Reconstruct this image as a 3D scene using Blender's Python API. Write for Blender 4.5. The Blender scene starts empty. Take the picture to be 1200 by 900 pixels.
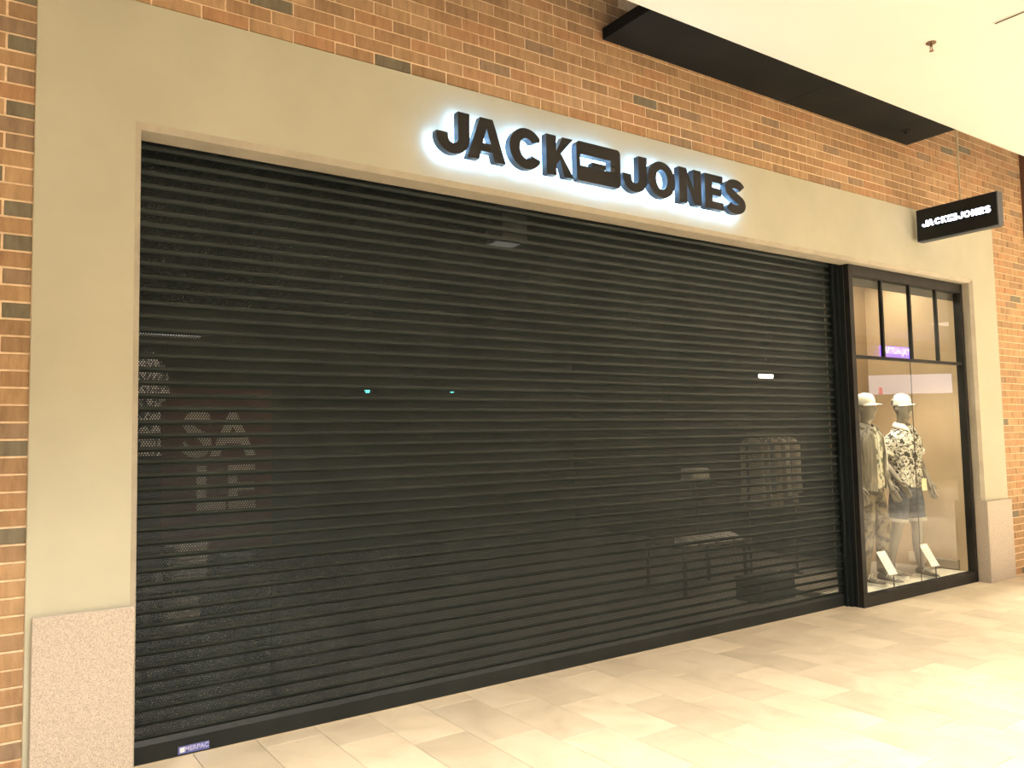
import bpy, bmesh, math, random
from mathutils import Vector, Matrix, Euler, noise
random.seed(7)
S = bpy.context.scene
COL = S.collection
PI = math.pi

# ------------------------------------------------------------------ camera
D, H, F = 4.2357, 1.6, 944.8
cam_d = bpy.data.cameras.new('camera'); cam = bpy.data.objects.new('camera', cam_d); COL.objects.link(cam)
ya, pi_, ro = [math.radians(a) for a in (34.589, 3.884, -1.1262)]
fwd = Vector((math.sin(ya)*math.cos(pi_), math.cos(ya)*math.cos(pi_), math.sin(pi_)))
rt = Vector((math.cos(ya), -math.sin(ya), 0)); up = rt.cross(fwd)
r2 = rt*math.cos(ro)+up*math.sin(ro); u2 = -rt*math.sin(ro)+up*math.cos(ro)
M = Matrix((r2, u2, -fwd)).transposed().to_4x4(); M.translation = Vector((0, -D, H))
cam.matrix_world = M
cam_d.sensor_fit = 'HORIZONTAL'; cam_d.sensor_width = 36; cam_d.lens = F/1200*36
cam_d.clip_start = .05; cam_d.clip_end = 200
S.camera = cam

# ------------------------------------------------------------------ world, exposure
w = bpy.data.worlds.new('world'); S.world = w; w.use_nodes = True
w.node_tree.nodes['Background'].inputs[0].default_value = (1, .90, .76, 1)
w.node_tree.nodes['Background'].inputs[1].default_value = 0.5
S.view_settings.view_transform = 'Standard'; S.view_settings.look = 'None'
S.view_settings.exposure = 0.0; S.view_settings.gamma = 1; S.view_settings.use_curve_mapping = False

WARM = (1, .925, .825)
def area(name, loc, sx, sy, power, color=WARM, rot=(0, 0, 0), shape='RECTANGLE', spread=PI):
    l = bpy.data.lights.new(name, 'AREA'); l.shape = shape; l.size = sx; l.size_y = sy; l.energy = power
    l.color = color; l.spread = spread
    o = bpy.data.objects.new(name, l); o.location = loc; o.rotation_euler = rot; COL.objects.link(o); return o
# mall ceiling light panels (x, y, power)
PANELS = [(-2.4, -3.0, 210, 112), (1.2, -3.0, 235, 100), (5.4, -3.2, 150, 105), (9.4, -3.5, 740, 72), (12.8, -3.3, 620, 74), (1.6, -7, 200, 125), (6.6, -7, 300, 125), (11.6, -7, 400, 125), (17.0, -3.6, 300, 110), (22.0, -6.5, 300, 110)]
for (x, y, p, sd_) in PANELS:
    area('ceiling_panel_light', (x, y, 4.425), 1.15, .55, p, spread=math.radians(sd_))

# ------------------------------------------------------------------ helpers
def tag(o, label=None, cat=None, group=None, kind=None):
    if label: o['label'] = label
    if cat: o['category'] = cat
    if group: o['group'] = group
    if kind: o['kind'] = kind
    return o
def empty(name, loc=(0, 0, 0), rz=0, label=None, cat=None, group=None, parent=None):
    o = bpy.data.objects.new(name, None); COL.objects.link(o); o.empty_display_size = .1
    o.location = loc; o.rotation_euler = (0, 0, rz); o.parent = parent
    return tag(o, label, cat, group)
class MB:
    def __init__(s): s.v = []; s.f = []; s.m = []
    def add(s, vs, fs, mi=0):
        n = len(s.v); s.v += [tuple(v) for v in vs]; s.f += [tuple(i+n for i in f) for f in fs]; s.m += [mi]*len(fs); return s
    def box(s, x0, x1, y0, y1, z0, z1, mi=0, b=0, mat=None):
        if b:
            bm = bmesh.new(); bmesh.ops.create_cube(bm, size=1)
            for v in bm.verts: v.co = Vector(((x0+x1)/2+v.co.x*(x1-x0), (y0+y1)/2+v.co.y*(y1-y0), (z0+z1)/2+v.co.z*(z1-z0)))
            bmesh.ops.bevel(bm, geom=bm.edges[:], offset=b, segments=1, affect='EDGES', profile=.5)
            bm.verts.ensure_lookup_table()
            vs = [v.co.copy() for v in bm.verts]; fs = [[v.index for v in f.verts] for f in bm.faces]; bm.free()
        else:
            vs = [Vector(c) for c in ((x0, y0, z0), (x1, y0, z0), (x1, y1, z0), (x0, y1, z0), (x0, y0, z1), (x1, y0, z1), (x1, y1, z1), (x0, y1, z1))]
            fs = [(0, 3, 2, 1), (4, 5, 6, 7), (0, 1, 5, 4), (1, 2, 6, 5), (2, 3, 7, 6), (3, 0, 4, 7)]
        if mat: vs = [mat @ v for v in vs]
        return s.add(vs, fs, mi)
    def tube(s, pts, r, n=10, mi=0, cap=True):
        pts = [Vector(p) for p in pts]; rs = r if isinstance(r, (list, tuple)) else [r]*len(pts)
        rings = []; prev = None
        for i, p in enumerate(pts):
            t = (pts[min(i+1, len(pts)-1)]-pts[max(i-1, 0)]).normalized()
            a = prev if prev is not None else (Vector((0, 0, 1)) if abs(t.z) < .9 else Vector((1, 0, 0)))
            e1 = (a-t*a.dot(t)).normalized(); e2 = t.cross(e1); prev = e1
            rings.append([p+(e1*math.cos(2*PI*k/n)+e2*math.sin(2*PI*k/n))*rs[i] for k in range(n)])
        return s.loft(rings, mi, cap)
    def loft(s, rings, mi=0, cap=True, closed=True):
        n = len(rings[0]); vs = [v for r in rings for v in r]; fs = []
        for i in range(len(rings)-1):
            for k in range(n if closed else n-1):
                fs.append((i*n+k, i*n+(k+1) % n, (i+1)*n+(k+1) % n, (i+1)*n+k))
        if cap: fs.append(tuple(range(n-1, -1, -1))); fs.append(tuple((len(rings)-1)*n+k for k in range(n)))
        return s.add(vs, fs, mi)
    def cyl(s, c, r, h, axis='z', n=20, mi=0):
        c = Vector(c); d = {'x': Vector((1, 0, 0)), 'y': Vector((0, 1, 0)), 'z': Vector((0, 0, 1))}[axis]
        return s.tube([c, c+d*h], r, n, mi)
    def build(s, name, mats, parent=None, smooth=False, sub=0, kind=None):
        me = bpy.data.meshes.new(name); me.from_pydata(s.v, [], s.f); me.update()
        bm = bmesh.new(); bm.from_mesh(me); bmesh.ops.recalc_face_normals(bm, faces=bm.faces); bm.to_mesh(me); bm.free()
        for m in (mats if isinstance(mats, (list, tuple)) else [mats]): me.materials.append(m)
        for p, mi in zip(me.polygons, s.m): p.material_index = mi
        if smooth:
            for p in me.polygons: p.use_smooth = True
            me.set_sharp_from_angle(angle=math.radians(40))
        o = bpy.data.objects.new(name, me); COL.objects.link(o); o.parent = parent
        if sub:
            md = o.modifiers.new('subdivide', 'SUBSURF'); md.levels = md.render_levels = sub
        if kind: o['kind'] = kind
        return o
def ring(cx, cy, cz, rx, ry, n=20, pw=1.0, M=None):
    out = []
    for k in range(n):
        a = 2*PI*k/n; c, s_ = math.cos(a), math.sin(a)
        c = math.copysign(abs(c)**pw, c); s_ = math.copysign(abs(s_)**pw, s_)
        v = Vector((cx+rx*c, cy+ry*s_, cz)); out.append(M @ v if M else v)
    return out
def dup(o, parent=None):
    c = o.copy(); COL.objects.link(c); c.parent = parent
    for ch in list(o.children): dup(ch, c)
    return c

# ------------------------------------------------------------------ materials
def mat(name, col, rough=.6, metal=0, spec=.5, emis=None, es=0, coat=0, trans=0):
    m = bpy.data.materials.new(name); m.use_nodes = True; b = m.node_tree.nodes['Principled BSDF']
    b.inputs['Base Color'].default_value = (*col, 1); b.inputs['Roughness'].default_value = rough
    b.inputs['Metallic'].default_value = metal; b.inputs['Specular IOR Level'].default_value = spec
    b.inputs['Coat Weight'].default_value = coat
    if emis: b.inputs['Emission Color'].default_value = (*emis, 1); b.inputs['Emission Strength'].default_value = es
    m['b'] = 1
    return m
def N(m, t, **kw):
    n = m.node_tree.nodes.new(t)
    for k, v in kw.items():
        if k.startswith('i_'): n.inputs[k[2:].replace('_', ' ')].default_value = v
        else: setattr(n, k, v)
    return n
def LK(m, a, ao, b, bi): m.node_tree.links.new(a.outputs[ao], b.inputs[bi])
def noisy(m, c1, c2, scale=5, detail=4, rough=.6, bump=0, bscale=None, stretch=None, pos=(.35, .65), coord='Object', world=False, c3=None, bdist=.01):
    b = m.node_tree.nodes['Principled BSDF']
    src = N(m, 'ShaderNodeNewGeometry') if world else N(m, 'ShaderNodeTexCoord'); so = 'Position' if world else coord
    mp = N(m, 'ShaderNodeMapping'); mp.inputs['Scale'].default_value = stretch or (1, 1, 1); LK(m, src, so, mp, 'Vector')
    nz = N(m, 'ShaderNodeTexNoise'); nz.inputs['Scale'].default_value = scale; nz.inputs['Detail'].default_value = detail; nz.inputs['Roughness'].default_value = rough
    LK(m, mp, 'Vector', nz, 'Vector')
    cr = N(m, 'ShaderNodeValToRGB'); e = cr.color_ramp.elements; e[0].position = pos[0]; e[0].color = (*c1, 1); e[1].position = pos[1]; e[1].color = (*c2, 1)
    if c3: x = e.new((pos[0]+pos[1])/2); x.color = (*c3, 1)
    LK(m, nz, 'Fac', cr, 'Fac'); LK(m, cr, 'Color', b, 'Base Color')
    if bump:
        n2 = N(m, 'ShaderNodeTexNoise'); n2.inputs['Scale'].default_value = bscale or scale*8; n2.inputs['Detail'].default_value = 3; LK(m, src, so, n2, 'Vector')
        bp = N(m, 'ShaderNodeBump'); bp.inputs['Strength'].default_value = bump; bp.inputs['Distance'].default_value = bdist
        LK(m, n2, 'Fac', bp, 'Height'); LK(m, bp, 'Normal', b, 'Normal')
    return m, cr
def emit(name, col, s):
    return mat(name, (0, 0, 0), emis=col, es=s)

plaster = mat('plaster', (.6, .52, .36), .75, spec=.3)
noisy(plaster, (.395, .385, .30), (.45, .44, .345), 1.1, 5, .6, bump=.10, bscale=60, world=True, bdist=.002)
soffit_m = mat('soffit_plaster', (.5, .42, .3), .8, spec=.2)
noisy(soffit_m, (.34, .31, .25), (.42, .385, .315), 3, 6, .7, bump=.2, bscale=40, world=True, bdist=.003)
stone = mat('granite_plinth', (.5, .42, .34), .55)
_, crs = noisy(stone, (.22, .185, .155), (.60, .53, .46), 300, 2, .5, world=True, pos=(.25, .75), c3=(.42, .365, .31))
mortar = mat('mortar', (.62, .46, .30), .95, spec=.1); noisy(mortar, (.64, .49, .335), (.78, .61, .44), 30, 3, world=True)
BRC = [(.345, .22, .122), (.39, .255, .145), (.315, .195, .108), (.365, .235, .13), (.28, .18, .103), (.36, .207, .112), (.16, .14, .10), (.25, .175, .115)]
bricks_m = []
for i, c in enumerate(BRC):
    m = mat('clay_brick', c, .9, spec=.15); d = tuple(x*.70 for x in c); l = (min(1, c[0]*1.22), c[1]*1.28, c[2]*1.35)
    noisy(m, d, l, 5, 5, .65, bump=.5, bscale=90, stretch=(5, 1, 1.0), world=True, pos=(.28, .74), c3=c, bdist=.003); bricks_m.append(m)
ceil_w = mat('ceiling_paint', (.86, .82, .74), .9, spec=.1); noisy(ceil_w, (.85, .83, .78), (.88, .86, .81), .6, 3, world=True)
black_p = mat('black_bulkhead', (.022, .023, .022), .7, spec=.1); noisy(black_p, (.009, .010, .0105), (.015, .0155, .015), 2.5, 4, world=True)
void_m = mat('void_black', (.01, .01, .01), .95, spec=0)
frame_m = mat('black_frame', (.03, .03, .026), .5, spec=.2); noisy(frame_m, (.013, .013, .012), (.021, .020, .018), 6, 3, world=True)
slat_m = mat('shutter_steel', (.02, .025, .023), .5, spec=.22); noisy(slat_m, (.013, .019, .0195), (.0195, .027, .0275), 3, 4, world=True)
bar_m = mat('shutter_bar', (.013, .017, .017), .5, spec=.22); noisy(bar_m, (.011, .0145, .0145), (.017, .021, .021), 4, 4, world=True)
guide_m = mat('guide_rail_steel', (.012, .017, .018), .5, spec=.2); 
letter_f = mat('letter_face', (.017, .0165, .016), .55, spec=.18)
letter_s = mat('letter_return_blue_glow', (.03, .055, .11), .35, spec=.6)  # blue spill from the halo put into the colour of the returns
halo = emit('letter_halo_led', (.36, .62, 1), 30)
seal_m = mat('dark_metal', (.06, .06, .06), .4, metal=.6)
alu = mat('brushed_aluminium', (.42, .42, .42), .35, metal=.9)

# floor tiles
def tile_mat(k):
    m = mat('floor_tile', (.6, .5, .38), .38, spec=.45)
    b = m.node_tree.nodes['Principled BSDF']
    g = N(m, 'ShaderNodeNewGeometry'); oi = N(m, 'ShaderNodeObjectInfo')
    ad = N(m, 'ShaderNodeVectorMath'); ad.operation = 'ADD'
    ml = N(m, 'ShaderNodeMath'); ml.operation = 'MULTIPLY'; ml.inputs[1].default_value = 20; LK(m, oi, 'Random', ml, 0)
    LK(m, g, 'Position', ad, 0); LK(m, ml, 0, ad, 1)
    nz = N(m, 'ShaderNodeTexNoise'); nz.inputs['Scale'].default_value = 2.6; nz.inputs['Detail'].default_value = 6; nz.inputs['Distortion'].default_value = 1.4; LK(m, ad, 0, nz, 'Vector')
    cr = N(m, 'ShaderNodeValToRGB'); e = cr.color_ramp.elements; s = (1.0, .90, 1.07, .95)[k]
    e[0].position = .3; e[0].color = (.48*s, .405*s, .29*s, 1); e[1].position = .7; e[1].color = (.60*s, .52*s, .39*s, 1)
    x = e.new(.5); x.color = (.56*s, .475*s, .345*s, 1); LK(m, nz, 'Fac', cr, 'Fac'); LK(m, cr, 'Color', b, 'Base Color')
    return m
tiles_m = [tile_mat(k) for k in range(4)]
grout = mat('grout', (.40, .33, .23), .9)

# ------------------------------------------------------------------ floor
fl = MB().box(-9, 46, -9.3, 0.35, -.2, -.006).build('floor', grout); tag(fl, 'pale stone tiled mall floor', kind='structure')
TW, TL = .3255, .651
def proj(x, y, z):
    d = Vector((x, y, z))-Vector((0, -D, H)); q = d.dot(fwd)
    if q < .05: return None
    return 600+F*d.dot(r2)/q, 450-F*d.dot(u2)/q, q
spots = []
for i in range(-20, 110):
    x0 = 1.374+TW*(i); off = ((i*2) % 3)*TL/3-.53+TL*.0
    for j in range(-16, 3):
        y0 = off+j*TL; y1 = min(y0+TL, .30)
        if y1-y0 < .05 or y1 < -9 or x0 > 30: continue
        c = proj(x0+TW/2, (y0+y1)/2, 0)
        vis = c is not None and -90 < c[0] < 1290 and c[1] < 990
        spots.append(((c[2] if vis else 99), x0, y0, y1, vis, (i*7+j*13) % 4))
spots.sort(key=lambda s: s[0])
tm = MB().box(-TW/2+.0015, TW/2-.0015, -TL/2+.0015, TL/2-.0015, -.006, 0, b=.0012)
tmesh = None; cnt = 0; rest = MB(); restm = []
for (q, x0, y0, y1, vis, k) in spots:
    if vis and cnt < 300:
        full = abs(y1-y0-TL) < 1e-4
        if full and tmesh is None:
            t = tm.build('tile', tiles_m[0], fl); tmesh = t.data
        elif full:
            t = bpy.data.objects.new('tile', tmesh); COL.objects.link(t); t.parent = fl
        else:
            h = (y1-y0)/2; t = MB().box(-TW/2+.0015, TW/2-.0015, -h+.0015, h, -.006, 0, b=.0012).build('tile', tiles_m[0], fl)
        t.location = (x0+TW/2, (y0+y1)/2, 0)
        t.material_slots[0].link = 'OBJECT'; t.material_slots[0].material = tiles_m[k]; cnt += 1
    else:
        if -9 < x0 < 30 and y0 > -9.3: rest.box(x0+.0015, x0+TW-.0015, y0+.0015, y1-.0015, -.006, 0, mi=k)
rt_ = rest.build('tile', tiles_m, fl, kind='stuff')

# ------------------------------------------------------------------ brick wall
XC0, XC1, ZC = .2697, 9.4529, 3.8144
wall = MB()
wall.box(-9, XC0, .0135, .3, 0, 5.3).box(XC0, 10.25, .0135, .18, ZC, 5.3).box(XC1, 10.25, .0135, .3, 0, ZC)
wf = wall.build('wall_front', mortar); tag(wf, 'running bond orange-brown brick wall around the shopfront', kind='structure')
BL, BH = .2448, .0778
cand = []
for r in range(-50, 18):
    z0 = 3.8226+r*BH; z1 = z0+BH-.010
    if z0 < -.05: continue
    zz0 = max(z0, 0)
    ph = 1.007 if r % 2 == 0 else 1.1294
    for k in range(-9, 40):
        a = ph+k*BL+.005; b = a+BL-.010
        if b < -1.0 or a > 10.25: continue
        segs = [(a, min(b, 10.245))] if r >= 0 else ([(a, min(b, XC0-.004))] if a < XC0-.03 else ([(max(a, XC1+.004), min(b, 10.245))] if b > XC1+.03 else []))
        for (p, q) in segs:
            if q-p < .015: continue
            A = proj(p, 0, zz0); B = proj(q, 0, z1)
            if A is None or B is None: continue
            on = -5 < B[0] and A[0] < 1205 and -10 < max(A[1], B[1]) and min(A[1], B[1]) < 905
            hid = 3.85 < p and q < 7.7 and z0 > 4.47
            if hid: continue
            cand.append(((abs((B[0]-A[0])*(B[1]-A[1])) if on else 0), p, q, zz0, z1, r, k))
cand.sort(key=lambda c: -c[0])
rr = random.Random(3); bcache = {}; reststuff = MB()
for n, (ar, p, q, z0, z1, r, k) in enumerate(cand):
    u = rr.random(); mi = 6 if u < .022 else (7 if u < .055 else rr.randrange(6))
    if p < .3 and u < .30: mi = 6 if u < .16 else 7
    yo = .009+rr.uniform(-.0015, .0015)
    if n < 300 and ar > 0:
        key = (round(q-p, 3), round(z1-z0, 3))
        if key not in bcache:
            hx, hz = (q-p)/2, (z1-z0)/2
            o = MB().box(-hx, hx, 0, .012, -hz, hz, b=.0022).build('brick', bricks_m[0], wf); bcache[key] = o.data
        else:
            o = bpy.data.objects.new('brick', bcache[key]); COL.objects.link(o); o.parent = wf
        o.location = ((p+q)/2, yo, (z0+z1)/2); o.rotation_euler = (0, rr.uniform(-.003, .003), 0)
        o.material_slots[0].link = 'OBJECT'; o.material_slots[0].material = bricks_m[mi]
    else:
        reststuff.box(p, q, yo, .0145, z0, z1, mi=mi)
reststuff.build('brick', bricks_m, wf, kind='stuff')
tp = MB().box(10.25, 10.75, -.06, .3, 0, 5.3).build('trim_4', mat('dark_brown_trim', (.10, .045, .025), .6)); tag(tp, 'dark brown pier at the right end of the brick wall', kind='structure')

# ------------------------------------------------------------------ plaster portal with chamfered opening
XO, XR, ZT, ch = .6961, 8.954, 3.203, .030
def portal():
    outer = [(XC0, 0), (XC0, ZC), (XC1, ZC), (XC1, 0)]
    a = [(XO, 0), (XO, ZT), (XR, ZT), (XR, 0)]
    b = [(XO+ch, 0), (XO+ch, ZT-ch), (XR-ch, ZT-ch), (XR-ch, 0)]
    m = MB(); Y0 = 0
    P = lambda q, y: [Vector((x, y, z)) for x, z in q]
    v = P(outer, 0)+P(a, 0)+P(b, ch)+P(b, .18)+P(outer, .18)
    fs = []
    for i in range(3):
        fs.append((i, i+1, 4+i+1, 4+i)); fs.append((4+i, 4+i+1, 8+i+1, 8+i)); fs.append((16+i, 16+i+1, i+1, i)); fs.append((12+i, 12+i+1, 16+i+1, 16+i))
    m.add(v, fs, 0)
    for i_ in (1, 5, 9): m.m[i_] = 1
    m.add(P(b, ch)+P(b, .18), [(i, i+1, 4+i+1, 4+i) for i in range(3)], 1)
    return m
po = portal().build('trim_1', [plaster, soffit_m]); tag(po, 'smooth beige plaster portal framing the shopfront', kind='structure')
# deeper left jamb behind the portal, holding the shutter rail, and the box over the shutter
hb = MB().box(XC0, XO+ch, .181, .5, 0, 3.6).box(XO+ch, 9.2, .34, .36, 3.3, 3.7).build('trim_5', void_m); tag(hb, 'dark jamb and box behind the portal', kind='structure')
for nm, x0, x1, lb in (('trim_2', .2941, .7111, 'speckled pink granite plinth at the foot of the left pilaster'), ('trim_3', 8.941, 9.4664, 'speckled granite plinth at the foot of the right pilaster')):
    o = MB().box(x0, x1, -.0317, -.0002, 0, .845, b=.003)
    if nm == 'trim_3': o.box(x0-.02, x0-.0005, -.0317, .0955, 0, .845, b=.003)
    else: pass
    o = o.build(nm, stone); tag(o, lb, kind='structure')

# ------------------------------------------------------------------ ceiling
CE = -.485; CZ = 4.456
c = MB().box(-9, 46, -9.3, CE, CZ, CZ+.14).build('ceiling', ceil_w); tag(c, 'white plasterboard mall ceiling', kind='structure')
c2 = MB().box(-9, 46, CE-.3, .3, 5.3, 5.36).build('trim_6', void_m); tag(c2, 'black void above the ceiling edge', kind='structure')
bk = empty('black_bulkhead', (3.78, CE, CZ), label='long black bulkhead panel between the white ceiling edge and the brick wall', cat='bulkhead')
for x0, x1 in ((0, 2.07), (2.075, 4.01)):
    MB().box(x0, x1, .003, -CE+.008, .004, .09, b=.002).build('panel', black_p, bk)
sp = MB().cyl((3.62, .28, -.006), .045, .012, n=24).cyl((3.62, .28, -.03), .012, .03).build('speaker_disc', black_p, bk, smooth=True)
# sprinkler
sk = empty('fire_sprinkler', (5.863, -1.268, CZ), label='small brass fire sprinkler head under the white ceiling', cat='sprinkler')
brass = mat('tarnished_brass', (.22, .14, .08), .45, metal=.5)
MB().cyl((0, 0, -.006), .035, .006, n=24).build('escutcheon', brass, sk, smooth=True)
MB().tube([(0, 0, -.006), (0, 0, -.03)], .009).tube([(-.008, 0, -.03), (-.018, 0, -.045), (0, 0, -.062)], .003, 6).tube([(.008, 0, -.03), (.018, 0, -.045), (0, 0, -.062)], .003, 6).build('body', brass, sk, smooth=True)
MB().cyl((0, 0, -.066), .016, .004, n=16).build('deflector', brass, sk)
ad = empty('slot_diffuser', (5.966, -1.667, CZ), label='thin dark slot diffuser in the ceiling beyond the sprinkler', cat='vent')
MB().box(-.012, .012, -2.0, 0, -.004, 0).build('slot', mat('slot_dark', (.03, .02, .01), .8), ad)
MB().box(-.020, -.012, -2.0, .008, -.006, 0).build('flange', ceil_w, ad); MB().box(.012, .020, -2.0, .008, -.006, 0).build('flange', ceil_w, ad)
lens = emit('light_lens', WARM, 5)
for i, (x, y, p, sd_) in enumerate(PANELS):
    e = empty('ceiling_light', (x, y, CZ), label='recessed rectangular warm ceiling light over the mall floor', cat='ceiling light', group='ceiling lights out of the frame')
    MB().box(-.6, .6, -.3, .3, -.012, 0).build('housing', ceil_w, e); MB().box(-.57, .57, -.27, .27, -.016, -.0121).build('lens', lens, e)

# ------------------------------------------------------------------ roller shutter
SX0, SX1, SY = .735, 6.80, .29
PIT, SZ0 = .0693, .117; NS = 45
rs = empty('roller_shutter', (SX0, SY, 0), label='black perforated steel roller shutter closing the shop entrance', cat='shutter')
def slat_mesh():
    Lx = SX1-SX0; px = .0135; rz = .0117; nrow = 4; r = .00455
    ncol = int((Lx-.02)/px); xs = (Lx-ncol*px)/2
    tot = .079
    def PF(x, s):  # s = arc distance from the bottom
        t = max(0, min(1, s/tot)); return Vector((x, -.0165*math.sin(PI*t**.62), t*PIT))
    vs = []; idx = {}; fs = []
    def V(x, s):
        k = (round(x*1e5), round(s*1e5))
        if k not in idx: idx[k] = len(vs); vs.append(PF(x, s))
        return idx[k]
    s0 = .0245; hh = rz*2/3; R = hh  # pointy-top hexagon of circumradius hh
    tops = []
    for j in range(nrow):
        off = (j % 2)*px/2
        for i in range(ncol-(1 if j % 2 else 0)):
            cx = xs+px/2+off+i*px; cs = s0+R+j*rz
            out = [(cx, cs+R), (cx-px/2, cs+R/2), (cx-px/2, cs-R/2), (cx, cs-R), (cx+px/2, cs-R/2), (cx+px/2, cs+R/2)]
            if j == 0: out[2] = (out[2][0], s0); out[4] = (out[4][0], s0)
            if j == nrow-1: T = cs+R; out[1] = (out[1][0], T); out[5] = (out[5][0], T)
            inn = [(cx+r*math.cos(PI/2+q*PI/3), cs+r*math.sin(PI/2+q*PI/3)) for q in range(6)]
            O = [V(*o) for o in out]; I = [V(*o) for o in inn]
            for q in range(6): fs.append((O[q], O[(q+1) % 6], I[(q+1) % 6], I[q]))
    T = s0+R+(nrow-1)*rz+R
    # solid strips under and over the holes
    def strip(sa, sb, n):
        for q in range(n):
            a = sa+(sb-sa)*q/n; b = sa+(sb-sa)*(q+1)/n
            k = len(vs); vs.extend([PF(0, a), PF(Lx, a), PF(Lx, b), PF(0, b)]); fs.append((k, k+1, k+2, k+3))
    strip(0, s0, 7); strip(T, tot, 4)
    for xa, xb in ((0, xs), (xs+ncol*px, Lx)):
        for q in range(6):
            a = s0+(T-s0)*q/6; b = s0+(T-s0)*(q+1)/6
            k = len(vs); vs.extend([PF(xa, a), PF(xb, a), PF(xb, b), PF(xa, b)]); fs.append((k, k+1, k+2, k+3))
    # interlocking hook along the lower edge
    k = len(vs); pr = [(0, 0), (.004, -.002), (.006, .004), (.004, .008)]
    for (dy, dz) in pr: vs.append(Vector((0, dy, dz))); vs.append(Vector((Lx, dy, dz)))
    for q in range(3): fs.append((k+2*q, k+2*q+1, k+2*q+3, k+2*q+2))
    me = bpy.data.meshes.new('slat'); me.from_pydata(vs, [], fs); me.update(); me.materials.append(slat_m)
    for p in me.polygons: p.use_smooth = True
    return me
sm = slat_mesh()
for i in range(NS):
    o = bpy.data.objects.new('slat', sm); COL.objects.link(o); o.parent = rs; o.location = (0, 0, SZ0+i*PIT)
b_ = MB(); Lx = SX1-SX0
b_.box(0, Lx, -.022, .018, .004, .092, b=.002)
b_.add([(0, -.022, .092), (Lx, -.022, .092), (Lx, -.004, .117), (0, -.004, .117), (0, .01, .117), (Lx, .01, .117), (0, .018, .092), (Lx, .018, .092)], [(0, 1, 2, 3), (3, 2, 5, 4), (4, 5, 7, 6)])
b_.build('bottom_bar', bar_m, rs)
MB().box(0, Lx, -.02, .016, -.0, .0035).build('rubber_seal', mat('shutter_rubber_seal', (.50, .42, .30), .7), rs)
# side rails
g = MB().box(-.03, -.004, -.035, .035, 0, 3.3); g.build('guide_rail', guide_m, rs)
g = MB().box(Lx+.004, Lx+.028, -.09, .035, 0, 3.3).build('guide_rail', guide_m, rs)
MB().box(Lx-.022, Lx+.0039, -.055, -.03, 0, 3.2, b=.002).build('rail_lip', guide_m, g); MB().box(Lx-.022, Lx+.0039, .03, .035, 0, 3.2).build('rail_lip', guide_m, g)
MB().cyl((Lx-.01, -.057, .06), .004, .003, 'y', 10).build('screw', alu, rs)

# sticker on the bottom bar
txt_cache = {}
def text_mesh(s, size, depth=0, off=0, ax='CENTER'):
    cu = bpy.data.curves.new('txt', 'FONT'); cu.body = s; cu.size = size; cu.extrude = depth; cu.offset = off; cu.align_x = ax; cu.align_y = 'CENTER'
    o = bpy.data.objects.new('txt', cu); COL.objects.link(o)
    dg = bpy.context.evaluated_depsgraph_get(); dg.update()
    me = bpy.data.meshes.new_from_object(o.evaluated_get(dg)); bpy.data.objects.remove(o); return me
def text_obj(name, s, size, m, parent, loc, rot, depth=.0004, off=0):
    me = text_mesh(s, size, depth, off); me.materials.clear(); me.materials.append(m)
    o = bpy.data.objects.new(name, me); COL.objects.link(o); o.parent = parent; o.location = loc; o.rotation_euler = rot; return o
st = empty('sticker', (.975, SY-.0225, .0), label='small blue sticker with white lettering on the shutter bottom bar', cat='sticker')
MB().box(0, .155, -.0006, 0, .012, .052).build('backing', mat('blue_vinyl', (.10, .12, .36), .5), st)
white_v = mat('white_vinyl', (.75, .75, .85), .5)
MB().box(.008, .032, -.001, -.0006, .02, .045).build('logo_square', white_v, st)
text_obj('lettering', 'MERPAC', .032, mat('pale_print', (.42, .44, .72), .5), st, (.092, -.0012, .033), (PI/2, 0, 0), .0002, .0008)

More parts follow.
